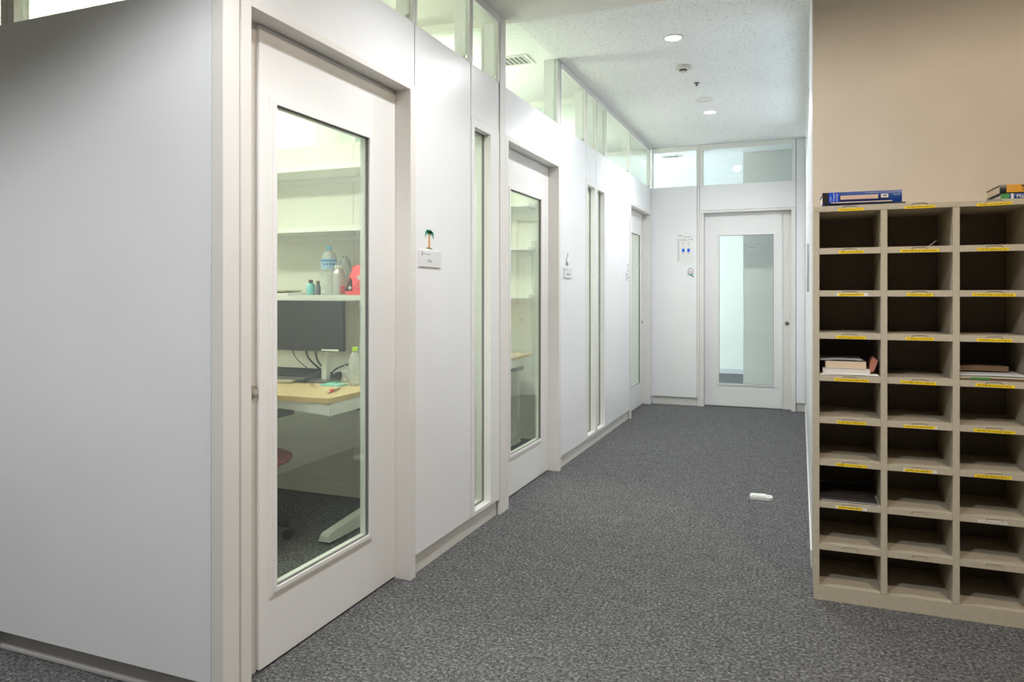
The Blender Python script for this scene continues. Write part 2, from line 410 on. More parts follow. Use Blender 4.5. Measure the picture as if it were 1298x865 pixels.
make_door('door_3', 'third white glazed office door near the corridor corner', FL, 6.863, 7.893, 'hi')
make_door('door_4', 'white glazed door in the wall closing the corridor', FF, -0.998, -0.047, 'hi', SW=0.085)

# ------------------------------------------------------------------ near left wall (faces the hall)
WN = structure('wall_near_left', 'bluish white panel wall at the near left corner', 'wall')
YN = 1.602
box('panel', 'panel', WN, -1.64, -1.5565, YN + 0.02, YN + 0.06, 0.0, ZS - 0.001)
box('joint_strip', 'joint', WN, -1.5625, -1.5545, YN + 0.006, YN + 0.055, 0.0, ZS)
box('panel', 'panel', WN, -2.530, -1.5605, YN, YN + 0.06, 0.084, 2.086, 0.001)
box('joint_strip', 'joint', WN, -2.536, -2.528, YN + 0.006, YN + 0.055, 0.0, 2.086)
box('panel', 'panel', WN, -4.15, -2.534, YN, YN + 0.06, 0.084, 2.086, 0.001)
box('kick_plate', 'kick', WN, -4.15, -1.556, YN + 0.046, YN + 0.058, 0.0, 0.086)
box('kick_edge', 'frame', WN, -4.15, -1.556, YN + 0.040, YN + 0.047, 0.0, 0.008)
def FN(u, n, z): return (u, YN - n, z)
def transom_n(name, label, u0, u1):
    t = structure(name, label, 'window')
    z0, z1 = 2.088, ZS - 0.001
    MB().obox(FN, u0, u1, -0.055, -0.002, z1 - 0.04, z1).build('head_rail', 'frame', t)
    MB().obox(FN, u0, u0 + 0.03, -0.055, -0.004, z0, z1 - 0.04).build('mullion', 'frame', t)
    MB().obox(FN, u1 - 0.03, u1, -0.055, -0.004, z0, z1 - 0.04).build('mullion', 'frame', t)
    MB().obox(FN, u0 + 0.03, u1 - 0.03, -0.032, -0.026, z0, z1 - 0.04).build('pane', 'glass', t)
transom_n('window_13', 'transom pane over the near left panel wall', -2.425, -1.5605)
transom_n('window_14', 'transom pane at the far left over the near panel wall', -4.15, -2.430)

# ------------------------------------------------------------------ far wall
WF = structure('wall_far', 'white panel wall closing the corridor', 'wall')
def panel_F(x0, x1, z0, z1): box('panel', 'panel', WF, x0 + 0.0015, x1 - 0.0015, YF + 0.006, YF + 0.096, z0, z1, 0.0012)
panel_F(-1.608, -1.024, 0.086, 2.345)
box('kick_plate', 'kick', WF, -1.5, -1.02, YF + 0.024, YF + 0.09, 0, 0.086)
box('joint_strip', 'joint', WF, -1.026, -1.018, YF + 0.016, YF + 0.09, 0, ZC)
box('post', 'frame', WF, -1.021, -1.0, YF, YF + 0.1, 0, ZC - 0.001, 0.001)
panel_F(-0.9985, -0.0465, ZH, 2.345)
box('joint_strip', 'joint', WF, -0.047, -0.041, YF + 0.016, YF + 0.09, 0, ZC)
panel_F(-0.043, 0.044, 0.086, ZC - 0.001)
box('kick_plate', 'kick', WF, -0.043, 0.044, YF + 0.024, YF + 0.09, 0, 0.086)
box('panel', 'panel', WF, 0.046, 3.4, YF + 0.006, YF + 0.096, 0, ZC - 0.001)
box('panel', 'panel', WF, -4.2, -1.612, YF + 0.02, YF + 0.096, 0, ZC - 0.001)
transom('window_15', 'transom pane with an air grille beyond, left of the far door', FF, -1.508, -1.022, 2.347, ZC - 0.001, side=0.012, ntop=0.05, latch=False)
transom('window_16', 'wide transom pane above the far door', FF, -0.998, -0.047, 2.347, ZC - 0.001, side=0.034, ntop=0.05, latch=False)

# ------------------------------------------------------------------ right corridor wall, beige wall and the closing walls of the hall
WR = structure('wall_right', 'white corridor wall beyond the pigeonhole cabinet', 'wall')
XR = 0.046
for y0, y1 in ((3.44, 3.50), (3.503, 4.40), (4.403, 5.30), (5.303, 6.20), (6.203, 7.10), (7.103, YF)):
    box('panel', 'panel', WR, XR, XR + 0.09, y0, y1, 0.0, 2.34 if 4.4 < y0 < 7 else ZC - 0.001, 0.001)
box('kick_plate', 'frame', WR, XR - 0.006, XR + 0.01, 3.44, YF, 0.0, 0.075)
box('head_rail', 'frame', WR, XR, XR + 0.09, 4.4, 7.1, 2.70, ZC - 0.001)
for i, (y0, y1) in enumerate(((4.404, 5.752), (5.756, 7.102))):
    t = structure('window_%d' % (17 + i), ('nearer' if i == 0 else 'farther') + ' transom pane of the white wall right of the corridor', 'window')
    MB().box(XR, XR + 0.08, y0, y0 + 0.02, 2.34, 2.70).build('mullion', 'frame', t)
    MB().box(XR, XR + 0.08, y1 - 0.02, y1, 2.34, 2.70).build('mullion', 'frame', t)
    MB().box(XR + 0.03, XR + 0.036, y0 + 0.02, y1 - 0.02, 2.34, 2.70).build('pane', 'glass', t)
h = MB()
h.box(XR - 0.012, XR, 4.70, 4.73, 1.21, 1.50, 0.003)
tag(h.build('door_pull', 'paper_grey', None, True), 'slim grey vertical plate fixed to the white wall right of the corridor', 'plate')

tag(box('wall_beige', 'beige_wall', None, XR + 0.004, 3.4, 3.436, 3.60, 0, ZC), 'plain tan wall behind the pigeonhole cabinet', 'wall', kind='structure')
tag(box('wall_hall_right', 'hall_wall', None, 3.3, 3.4, -7.4, 3.5, 0, ZC), 'plain wall closing the hall on the right', 'wall', kind='structure')
tag(box('wall_behind', 'hall_wall', None, -4.2, 3.4, -7.4, -7.3, 0, ZC), 'plain wall behind the viewpoint', 'wall', kind='structure')
tag(box('wall_hall_left', 'hall_wall', None, -4.25, -4.15, -7.4, 1.65, 0, ZC), 'plain wall closing the hall on the left', 'wall', kind='structure')

# ------------------------------------------------------------------ office shells behind the partition
XB = -3.80
tag(box('wall_office_back', 'cream_wall', None, XB - 0.1, XB, 1.66, YF + 0.02, 0, ZC), 'cream rear wall of the offices seen through the glass', 'wall', kind='structure')
def partition(name, label, y0, zc):
    p = structure(name, label, 'wall')
    xs = (XB, -3.05, -2.445, -1.610)
    for a, b in zip(xs, xs[1:]):
        box('panel', 'office_wall', p, a + 0.0015, b - 0.0015, y0, y0 + 0.05, 0.09, 2.088, 0.001)
        box('pane', 'glass', p, a + 0.012, b - 0.012, y0 + 0.022, y0 + 0.028, 2.088, zc - 0.05)
        box('mullion', 'frame', p, b - 0.013, b + 0.011 if b < -2 else b - 0.001, y0, y0 + 0.05, 2.088, zc - 0.05)
    for b in xs[1:-1]: box('joint_strip', 'joint', p, b - 0.003, b + 0.003, y0 + 0.004, y0 + 0.046, 0.0, 2.088)
    box('kick_plate', 'office_wall', p, XB, -1.612, y0 - 0.004, y0 + 0.052, 0.0, 0.089)
    box('head_rail', 'office_wall', p, XB, -1.612, y0, y0 + 0.05, zc - 0.05, zc - 0.001)
    return p
partition('wall_office_1', 'cream partition behind the desk of the nearest office', 3.622, ZS)
partition('wall_office_2', 'cream partition at the end of the second office', 5.609, ZC)
# room beyond the far door
tag(box('wall_side_room', 'side_wall', None, -0.598, 1.0, 8.50, 8.62, 0, ZC), 'grey-green wall close behind the far door glass', 'wall', kind='structure')
tag(box('wall_side_room_back', 'office_wall', None, -4.2, 3.4, 11.3, 11.4, 0, ZC), 'bright wall at the back of the room beyond the far door', 'wall', kind='structure')
tag(box('baseboard_side_room', 'paper_grey', None, -4.2, 3.4, 11.285, 11.3, 0, 0.07), 'pale baseboard at the back of the room beyond the far door', 'baseboard', kind='structure')
tag(box('wall_side_room_right', 'office_wall', None, 0.9, 1.0, 8.62, 11.3, 0, ZC), 'hidden end wall of the room beyond the far door', 'wall', kind='structure')

# ------------------------------------------------------------------ lamps
def downlight(x, y, z, label, lit, col, spot=174, blend=0.85, group=None):
    t = tag(empty('downlight', (x, y, z)), label, 'downlight', group)
    MB().lathe([(0.060, 0.0), (0.062, -0.004), (0.055, -0.007), (0.049, -0.004), (0.046, 0.0)]).build('trim_ring', 'vent_white', t, True)
    MB().lathe([(0, -0.0025), (0.046, -0.0025), (0.046, -0.0005), (0, -0.0005)]).build('lens', 'lamp_lens', t)
    d = bpy.data.lights.new('downlight_beam', 'SPOT'); d.energy = lit; d.color = col; d.spot_size = math.radians(spot); d.spot_blend = blend; d.shadow_soft_size = 0.045
    o = bpy.data.objects.new('downlight_beam', d); C.objects.link(o); o.parent = t; o.location = (0, 0, -0.03)
    return t
downlight(-0.73, 4.52, ZC, 'bright round ceiling downlight nearer the smoke detector', W_CORR, COL_CORR)
downlight(-0.73, 6.49, ZC, 'smaller-looking round ceiling downlight towards the far door', W_CORR * 1.5, COL_CORR)
for x, y, k, cc, sp, bl in ((-0.73, 2.55, 0.31, COL_HALL, 158, 0.75), (-0.73, 0.58, 0.66, COL_HALL, 142, 0.3), (1.0, 1.35, 0.55, COL_NEAR, 176, 0.25), (1.0, -0.6, 0.10, COL_NEAR, 140, 0.6), (-0.73, -1.4, 0.12, COL_HALL, 130, 0.6), (-2.75, -0.10, 0.50, COL_HALL, 138, 0.6)):  # last entry: unseen lamp added to lift the near left wall
    downlight(x, y, ZS, 'round downlight of the lowered hall ceiling, out of view', W_NEAR * k, cc, spot=sp, blend=bl, group='hall downlights')

def fill(x, y, zc, lx, label):  # added lamps hung below the sight lines, they lift walls and ceilings
    """added linear luminaire with light up and down"""
    zl = 2.20
    t = tag(empty('fill_light', (x, y, zl)), label, 'pendant light')
    box('lower_diffuser', 'fill_lens', t, -lx / 2, lx / 2, -0.055, 0.055, 0.0, 0.012)
    box('body', 'vent_white', t, -lx / 2, lx / 2, -0.06, 0.06, 0.0125, 0.045, 0.002)
    box('upper_diffuser', 'fill_lens_up', t, -lx / 2 + 0.01, lx / 2 - 0.01, -0.05, 0.05, 0.0455, 0.052)
    for sx in (-1, 1): MB().cyl((sx * lx * 0.38, 0, 0.05), (sx * lx * 0.38, 0, zc - zl), 0.003, seg=8).build('suspension_rod', 'chrome', t)
fill(-2.85, 2.50, ZS, 1.3, 'linear light added out of view in the nearest office')
fill(-2.85, 4.50, ZC, 1.3, 'linear light added out of view in the second office')
fill(-2.85, 6.70, ZC, 1.3, 'linear light added out of view in the third office')
fill(-2.65, 8.35, ZC, 1.3, 'linear light added out of view in the room beyond the far door')
def daylight(name, loc, rot, sx, sy, watt, col=(0.72, 0.83, 1.0)):
    d = bpy.data.lights.new(name, 'AREA'); d.shape = 'RECTANGLE'; d.size = sx; d.size_y = sy; d.energy = watt; d.color = col
    o = bpy.data.objects.new(name, d); C.objects.link(o); o.location = loc; o.rotation_euler = rot
daylight('daylight_side_room', (-4.15, 9.8, 1.5), (0, -PI / 2, 0), 1.6, 2.4, W_DAY * 1.5)
daylight('daylight_right_rooms', (1.4, 5.8, 1.4), (0, PI * 0.62, 0), 1.4, 2.6, W_DAY * 0.3)

# ------------------------------------------------------------------ ceiling devices
t = tag(empty('smoke_detector', (-0.757, 5.114, ZC)), 'round cream smoke detector on the corridor ceiling', 'smoke detector')
MB().lathe([(0, 0), (0.052, 0), (0.052, -0.012), (0.046, -0.022), (0.030, -0.026), (0, -0.026)]).build('base', 'detector', t, True)
MB().lathe([(0.026, -0.026), (0.026, -0.034), (0.0, -0.034)]).build('sensor_grille', 'vent_dark', t, True)
MB().lathe([(0.022, -0.034), (0.024, -0.037), (0.016, -0.041), (0, -0.041)]).build('cap', 'detector', t, True)
t = tag(empty('sprinkler_head', (-0.724, 5.553, ZC)), 'tiny grey sprinkler head on the corridor ceiling', 'sprinkler')
MB().lathe([(0, 0), (0.022, 0), (0.018, -0.004), (0.009, -0.006), (0.007, -0.02), (0.012, -0.022), (0, -0.024)]).build('head', 'grey_plastic', t, True)
t = tag(empty('ceiling_speaker', (-0.726, 6.051, ZC)), 'flush white round plate between the two downlights', 'ceiling plate')
MB().lathe([(0, -0.004), (0.058, -0.004), (0.064, -0.0075), (0.071, -0.006), (0.074, 0.0), (0, 0)]).build('cover', 'vent_white', t, True)
def vent(x, y, z, sx, sy, label):
    t = tag(empty('ceiling_vent', (x, y, z)), label, 'vent')
    def id_(u, n, zz): return (u, n, zz)
    def fz(u, n, zz): return (u, zz, n)
    MB().ring(fz, -sx / 2, sx / 2, -sy / 2, sy / 2, -sx / 2 + 0.022, sx / 2 - 0.022, -sy / 2 + 0.022, sy / 2 - 0.022, -0.008, -0.0005).build('frame', 'vent_white', t)
    MB().box(-sx / 2 + 0.02, sx / 2 - 0.02, -sy / 2 + 0.02, sy / 2 - 0.02, -0.003, -0.0006).build('backing', 'vent_dark', t)
    n = 6
    for i in range(n):
        x0 = -sx / 2 + 0.022 + (i + 0.35) * (sx - 0.044) / n
        MB().prism([(x0, -sy / 2 + 0.02, -0.003), (x0 + 0.008, -sy / 2 + 0.02, -0.003), (x0 + 0.016, -sy / 2 + 0.02, -0.010), (x0 + 0.011, -sy / 2 + 0.02, -0.010)], (0, sy - 0.04, 0)).build('slat', 'vent_white', t)
vent(-1.80, 4.56, ZC, 0.24, 0.20, 'slatted air grille on the second office ceiling')
vent(-1.385, 8.42, ZC, 0.24, 0.16, 'slatted air grille beyond the far transom pane')

# ------------------------------------------------------------------ pigeonhole cabinet
CX, CY, CD = 0.046, 3.085, 0.335
cab = tag(empty('pigeonhole_cabinet', (CX, CY, 0)), 'tall beige steel pigeonhole cabinet with yellow name labels', 'cabinet')
PITCH = 0.2375; NC = 4; T = 0.022; WID = NC * PITCH + T
zs = [0.0563 + 0.165 * k for k in range(9)]
box('base', 'steel_beige', cab, 0.001, WID - 0.001, 0.001, CD, 0.0, 0.0545, 0.001)
box('top_panel', 'steel_beige', cab, 0, WID, 0, CD, 1.518, 1.54, 0.0015)
box('back_panel', 'back_shade_brown', cab, 0.001, WID - 0.001, CD - 0.008, CD - 0.001, 0.05, 1.5175)
for k in range(NC + 1):
    box('side_panel' if k in (0, NC) else 'divider', 'steel_beige', cab, k * PITCH, k * PITCH + T, 0.0005, CD - 0.009, 0.055, 1.5175, 0.001)
def add_label(parent, x, z, wdt, material='label_yellow', rz=0.0, hgt=0.0105):
    l = MB().box(-wdt / 2, wdt / 2, -0.0009, -0.0001, -hgt / 2, hgt / 2).build('name_label', material, parent)
    l.location = (x, 0, z); l.rotation_euler = (0, rz, 0)
    return l
def pull(parent, x, z):
    """embossed finger pull: a low rounded arch raised from the lip"""
    pts = [(-0.027, -0.004), (-0.024, 0.003), (-0.018, 0.006), (0.018, 0.006), (0.024, 0.003), (0.027, -0.004)]
    m = MB().tube([(px, -0.0008, pz) for px, pz in pts], 0.0016, 6)
    o = m.build('finger_pull', 'steel_emboss', parent, True); o.location = (x, 0, z)
random.seed(3)
white_cells = {(7, 2)}
no_label = {(8, 0), (8, 1), (8, 2), (7, 1)}
# label widths measured per row (top lip = row 0) and column
LW = {(0, 0): (.090, .004), (0, 1): (.100, .000), (0, 2): (.110, .000), (1, 0): (.088, .005), (1, 1): (.130, .000), (1, 2): (.098, -.004),
      (2, 0): (.090, .004), (2, 1): (.088, .000), (2, 2): (.135, -.002), (3, 0): (.104, .004), (3, 1): (.094, .000), (3, 2): (.108, .000),
      (4, 0): (.122, .006), (4, 1): (.120, -.005), (4, 2): (.122, .002), (5, 0): (.102, .006), (5, 1): (.105, -.002), (5, 2): (.128, .000),
      (6, 0): (.108, .006), (6, 1): (.092, -.004), (6, 2): (.115, -.004), (7, 0): (.088, .000), (7, 2): (.088, -.004)}
for c in range(NC):
    x0 = c * PITCH + T; x1 = (c + 1) * PITCH; xc = (x0 + x1) / 2
    for k in range(9):
        z = zs[k]; row = 9 - k      # row lip index: lip at zs[8] is row 1
        sh = MB()
        sh.box(x0 + 0.0003, x1 - 0.0003, 0.001, 0.004, z - (0.0235 if k else 0.0015), z - 0.0011)     # front lip
        sh.box(x0 + 0.0003, x1 - 0.0003, 0.001, CD - 0.0095, z - 0.0012, z)                          # shelf plate
        if k: sh.box(x0 + 0.0003, x1 - 0.0003, 0.0045, 0.016, z - 0.0235, z - 0.0222)                # return fold
        o = sh.build('shelf', 'steel_beige', cab)
        if k == 0: continue
        rr = row
        pull(o, xc, z - 0.0085)
        for ch in o.children: ch.location.y = 0.001
        if (rr, c) in no_label: continue
        if (rr, c) in white_cells: wd, dx = LW[(rr, c)]; l = add_label(o, xc + dx, z - 0.0165, wd, 'label_white')
        else:
            wd, dx = LW.get((rr, c), (0.11, 0.0)); l = add_label(o, xc + dx, z - 0.0165, wd, rz=random.uniform(-0.02, 0.03))
        l.location.y = 0.001
        if (rr, c) in ((2, 0), (5, 1), (6, 1), (7, 0)):
            b_ = MB().box(-0.055, 0.055, -0.0004, 0.0, -0.0062, 0.0062).build('label_backing', 'label_white', o); b_.location = (xc + dx + 0.005, 0.0008, z - 0.0165)
            b_.data.materials[0] = MAT['book_white']
    top = [ob for ob in cab.children if ob.name.startswith('top_panel')][0]
    pull(top, xc, 1.5325); wd, dx = LW.get((0, c), (0.11, 0)); add_label(top, xc + dx, 1.5235, wd, rz=random.uniform(-0.03, 0.01))

# ------------------------------------------------------------------ books and papers on and in the cabinet
def lying_book(name, label, loc, rz, ln, dp, th, cover, pagemat, cat='book', spine_front=True, hard=True, overhang=0.003, tilt=0.0):
    """a book lying flat: x along the spine, spine at y=0 (front)"""
    t = tag(empty(name, loc, rz), label, cat)
    t.rotation_euler = (tilt, 0, rz)
    ct = 0.003 if hard else 0.0012
    box('back_cover', cover, t, 0, ln, 0, dp, 0, ct)
    box('front_cover', cover, t, 0, ln, 0, dp, th - ct, th)
    if spine_front: MB().prism([(0, -0.001, 0), (0, 0.003, 0), (0, 0.003, th), (0, -0.001, th), (0, -0.003, th * 0.75), (0, -0.0035, th * 0.5), (0, -0.003, th * 0.25)], (ln, 0, 0)).build('spine', cover, t)
    else: box('spine', cover, t, 0, ln, dp - 0.003, dp, ct, th - ct)
    o = overhang
    box('pages', pagemat, t, o, ln - o, 0.004 if spine_front else o, (dp - o) if spine_front else dp - 0.004, ct, th - ct)
    return t
def RXf(x, y, z): return Matrix.Translation((x, y, z)) @ Matrix.Rotation(PI / 2, 4, 'X')
ZTOP = 1.5403
# dark thin book under the blue one
thin = lying_book('paperback_book', 'thin black booklet lying under the blue textbook', (CX + 0.062, CY + 0.030, ZTOP), -0.02, 0.262, 0.20, 0.008, 'book_black', 'pages_white', hard=False)
# blue textbook
bk = lying_book('textbook', 'thick blue accounting textbook lying on the cabinet top', (CX + 0.034, CY + 0.024, ZTOP + 0.0088), 0.025, 0.278, 0.215, 0.046, 'book_blue', 'pages_white')
box('spine_end_band', 'book_black', bk, -0.0008, 0.022, -0.0047, 0.002, 0.0005, 0.0455)
box('spine_author_band', 'book_bright_blue', bk, 0.022, 0.060, -0.0046, 0.002, 0.008, 0.0455)
box('spine_lower_line', 'book_cream', bk, 0.030, 0.245, -0.0048, 0.002, 0.0035, 0.0068)
box('spine_navy_band', 'book_navy', bk, 0.060, 0.232, -0.0045, 0.002, 0.010, 0.026)
box('title_plate', 'book_cream', bk, 0.064, 0.196, -0.0050, 0.002, 0.0165, 0.0315)
box('library_sticker', 'book_white', bk, 0.206, 0.231, -0.0051, 0.002, 0.0185, 0.0325)
box('sticker_print', 'ink', bk, 0.213, 0.225, -0.0054, 0.002, 0.0235, 0.0285)
text('title_lettering', 'Intermediate Accounting', 0.0118, 'pink_print', bk, RXf(0.068, -0.0052, 0.0205))
text('edition_lettering', '2007 FASB UPDATE', 0.0052, 'label_blue', bk, RXf(0.150, -0.0045, 0.0375))
text('publisher_lettering', 'WILEY', 0.0090, 'label_blue', bk, RXf(0.248, -0.0045, 0.0250))
for i, s_ in enumerate(('Kieso', 'Weygandt', 'Warfield')):
    text('author_lettering', s_, 0.0082, 'book_white', bk, Matrix.Translation((0.031 + i * 0.0115, -0.0048, 0.0110)) @ Matrix.Rotation(-PI / 2, 4, 'Y') @ Matrix.Rotation(PI / 2, 4, 'X'))
# blue and green book under the orange book
b2 = lying_book('management_book', 'blue book with green spine end under the orange book', (CX + 0.632, CY + 0.030, ZTOP), 0.01, 0.265, 0.20, 0.022, 'book_blue', 'pages_white')
box('spine_green_band', 'book_green', b2, -0.0008, 0.024, -0.0046, 0.002, 0.0005, 0.0215)
box('spine_white_band', 'book_white', b2, 0.030, 0.038, -0.0046, 0.002, 0.0035, 0.0215)
text('title_lettering', 'Management', 0.0175, 'book_white', b2, RXf(0.046, -0.0048, 0.0055))
b3 = lying_book('orange_book', 'orange spined hardback on top of the blue and green book', (CX + 0.632, CY + 0.033, ZTOP + 0.0226), -0.30, 0.262, 0.19, 0.032, 'book_black', 'pages_cream')
b3.rotation_euler = (0, 0, 0.02); b3.location = (CX + 0.628, CY + 0.030, ZTOP + 0.0226)
box('spine_orange_band', 'book_orange', b3, 0.020, 0.262, -0.0046, 0.002, 0.0035, 0.0315)
box('spine_print', 'book_black', b3, 0.066, 0.090, -0.0050, 0.002, 0.0225, 0.0285)
text('title_lettering', 'AUDITING', 0.0150, 'book_black', b3, RXf(0.066, -0.0049, 0.0075))
box('spine_small_print', 'palm_trunk', b3, 0.031, 0.035, -0.0050, 0.002, 0.012, 0.022)
box('spine_small_print', 'palm_trunk', b3, 0.039, 0.043, -0.0050, 0.002, 0.012, 0.022)

def sheet(name, label, x, y, z, sx, sy, th, material, rz=0.0, cat='paper', curl=0.0):
    m = MB(); n = 8
    bm = m.bm
    a = [[bm.verts.new((sx * i / n, sy * j / 2, zz + curl * math.sin(PI * i / n) * (1 - j / 2) + (0.6 * curl * (i / n) ** 3))) for i in range(n + 1)] for zz in (0, th) for j in range(3)]
    bot, topv = a[:3], a[3:]
    for j in range(2):
        for i in range(n):
            bm.faces.new([bot[j][i], bot[j + 1][i], bot[j + 1][i + 1], bot[j][i + 1]]); bm.faces.new([topv[j][i], topv[j][i + 1], topv[j + 1][i + 1], topv[j + 1][i]])
    for i in range(n):
        bm.faces.new([bot[0][i], bot[0][i + 1], topv[0][i + 1], topv[0][i]]); bm.faces.new([bot[2][i + 1], bot[2][i], topv[2][i], topv[2][i + 1]])
    for j in range(2):
        bm.faces.new([bot[j + 1][0], bot[j][0], topv[j][0], topv[j + 1][0]]); bm.faces.new([bot[j][n], bot[j + 1][n], topv[j + 1][n], topv[j][n]])
    o = m.build(name, material, None, True); o.location = (x, y, z); o.rotation_euler = (0, 0, rz)
    return tag(o, label, cat)
# row 4, first column
c0 = CX + T; z4 = zs[5]
sheet('paper_sheet', 'white papers under the two paperbacks in the first column', c0 + 0.003, CY + 0.006, z4 + 0.0004, 0.205, 0.28, 0.004, 'paper', 0.0, curl=0.002)
p1 = lying_book('paperback_book', 'lower white paged paperback in the first pigeonhole column', (c0 + 0.012, CY + 0.014, z4 + 0.0068), 0.0, 0.168, 0.25, 0.018, 'book_white', 'pages_white', spine_front=False, hard=False, overhang=0.0005)
p2 = lying_book('paperback_book', 'upper cream paged paperback with a dark cover in the first column', (c0 + 0.022, CY + 0.017, z4 + 0.0252), 0.02, 0.145, 0.22, 0.030, 'grey_plastic', 'pages_cream', spine_front=False, hard=False, overhang=0.0005)
sheet('loose_sheet', 'grey sheet lying curled on the cream paged paperback', c0 + 0.004, CY + 0.022, z4 + 0.0556, 0.150, 0.22, 0.0012, 'paper_grey', 0.0, curl=0.004)
cd = MB().prism([(0, 0, 0), (0.018, 0, 0.012), (0.032, 0, 0.052), (0.016, 0, 0.066), (0.006, 0, 0.050)], (0.004, 0.10, 0)).build('salmon_card', 'salmon_card')
cd.location = (c0 + 0.176, CY + 0.03, z4 + 0.006); tag(cd, 'salmon card leaning beside the two paperbacks', 'card')
# row 4, third column: magazines
c2 = CX + 2 * PITCH + T
sheet('magazine', 'brown covered magazine at the bottom of the third column pile', c2 + 0.003, CY + 0.006, z4 + 0.0004, 0.208, 0.29, 0.006, 'magazine_brown', cat='magazine')
sheet('magazine', 'green and white magazine in the third column pile', c2 + 0.002, CY + 0.008, z4 + 0.0068, 0.206, 0.28, 0.006, 'paper_tan', 0.0, cat='magazine', curl=0.002)
sheet('magazine', 'white topped magazine on the third column pile', c2 + 0.004, CY + 0.012, z4 + 0.0158, 0.205, 0.28, 0.005, 'paper_grey', 0.0, cat='magazine', curl=0.002)
sheet('magazine', 'dark brown magazine at the rear of the third column pile', c2 + 0.004, CY + 0.10, z4 + 0.0248, 0.17, 0.2, 0.02, 'magazine_brown', 0.0, cat='magazine', curl=0.003)
gp = box('green_leaflet', 'book_green', None, c2 + 0.035, c2 + 0.095, CY + 0.0046, CY + 0.0056, z4 + 0.0045, z4 + 0.0115); tag(gp, 'green leaflet edge sticking out of the magazine pile', 'leaflet')
# row 7, first column: dark folder
z7 = zs[2]
fo = tag(empty('document_folder', (c0 + 0.004, CY + 0.012, z7 + 0.0004)), 'dark folder with pale edges in the first column near the floor', 'folder')
box('folder_body', 'dark_folder', fo, 0, 0.198, 0, 0.27, 0, 0.012, 0.002)
box('folder_edge', 'paper_grey', fo, 0.002, 0.196, -0.001, 0.003, 0.0035, 0.0055)
box('folder_edge', 'paper_grey', fo, 0.002, 0.190, 0.268, 0.272, 0.0100, 0.0135)
# row 1, second column: thin stick
st = MB().tube([(0, 0, 0), (0.035, 0.02, 0.028)], 0.0022, 8).build('thin_ruler', 'ink_grey', None, True)
st.location = (CX + PITCH + T + 0.150, CY + 0.12, zs[8] + 0.0022); tag(st, 'thin grey stick leaning in the top second pigeonhole', 'stick')

# ------------------------------------------------------------------ corridor floor box
t = tag(empty('floor_outlet', (-0.215, 4.48, 0.0), 0.06), 'small white raised floor outlet box on the carpet', 'floor outlet')
MB().prism([(-0.062, -0.032, 0), (0.045, -0.036, 0), (0.062, -0.024, 0), (0.062, 0.024, 0), (0.045, 0.036, 0), (-0.062, 0.032, 0)], (0, 0, 0.016)).build('body', 'floor_box', t)
MB().prism([(-0.055, -0.026, 0.016), (0.026, -0.029, 0.016), (0.026, 0.029, 0.016), (-0.055, 0.026, 0.016)], (0, 0, 0.006)).build('lid', 'floor_box', t)
MB().cyl((0.042, 0, 0.0158), (0.042, 0, 0.021), 0.010, 0.008, 16).build('knob', 'floor_box', t, True)

# ------------------------------------------------------------------ signs and stickers on the walls
def plate(name, label, y0, y1, z0, z1, txt):
    t = tag(empty(name, (XF - 0.006, y0, z0)), label, 'sign')
    wd, ht = y1 - y0, z1 - z0
    MB().box(0.0003, 0.006, 0, wd, 0, ht, 0.001).build('plate', 'plate_grey', t)
    box('emblem', 'ink_grey', t, 0.006, 0.0064, wd * 0.10, wd * 0.15, ht * 0.68, ht * 0.90)
    box('print_line', 'ink_grey', t, 0.006, 0.0063, wd * 0.20, wd * 0.50, ht * 0.76, ht * 0.80)
    if txt: text('lettering', txt, ht * 0.24, 'ink_grey', t, Matrix.Translation((0.0062, wd * 0.36, ht * 0.30)) @ Matrix.Rotation(PI / 2, 4, 'Z') @ Matrix.Rotation(PI / 2, 4, 'X'))
    else: box('print_line', 'ink_grey', t, 0.006, 0.0063, wd * 0.30, wd * 0.74, ht * 0.28, ht * 0.42)
    return t
plate('name_plate', 'grey name plate below the palm tree sticker', 2.731, 2.936, 1.315, 1.386, 'Office')
plate('name_plate', 'grey name plate beside the second door below the curly sticker', 4.776, 4.952, 1.307, 1.379, None)
plate('name_plate', 'grey name plate beside the third door', 6.690, 6.850, 1.325, 1.392, None)
XP = XF - 0.006
t = tag(empty('palm_tree_sticker', (XP, 2.828, 1.396)), 'green and orange palm tree sticker above the name plate', 'sticker')
MB().prism([(0.0004, -0.006, 0.004), (0.0004, 0.008, 0.004), (0.0004, 0.0075, 0.064), (0.0004, -0.004, 0.064)], (0.0012, 0, 0)).build('trunk', 'palm_trunk', t)
MB().prism([(0.0004, -0.032, 0.0), (0.0004, 0.034, -0.002), (0.0004, 0.012, 0.006), (0.0004, -0.012, 0.007)], (0.001, 0, 0)).build('ground', 'olive', t)
for pts in ([(-0.038, 0.048), (-0.033, 0.074), (-0.016, 0.080), (0.002, 0.066), (-0.018, 0.068), (-0.031, 0.058)],
            [(0.040, 0.045), (0.039, 0.072), (0.018, 0.078), (0.000, 0.066), (0.020, 0.069), (0.032, 0.060)],
            [(-0.014, 0.060), (-0.004, 0.084), (0.014, 0.084), (0.016, 0.058), (0.004, 0.066)],
            [(-0.028, 0.072), (-0.022, 0.084), (0.0, 0.078), (0.002, 0.068)],
            [(0.030, 0.068), (0.026, 0.080), (0.004, 0.078), (0.002, 0.068)]):
    MB().prism([(0.0016, a, b) for a, b in pts], (0.0012, 0, 0)).build('frond', 'palm_green', t)
t = tag(empty('curly_sticker', (XP + 0.001, 4.852, 1.395)), 'small grey curly sticker above the second name plate', 'sticker')
MB().tube([(0.001, 0.018 * math.sin(k * 0.55 + 0.6) * (1 if k < 9 else 0.7), 0.086 - k * 0.0065) for k in range(11)], 0.0025, 6).build('curl', 'ink_grey', t, True)
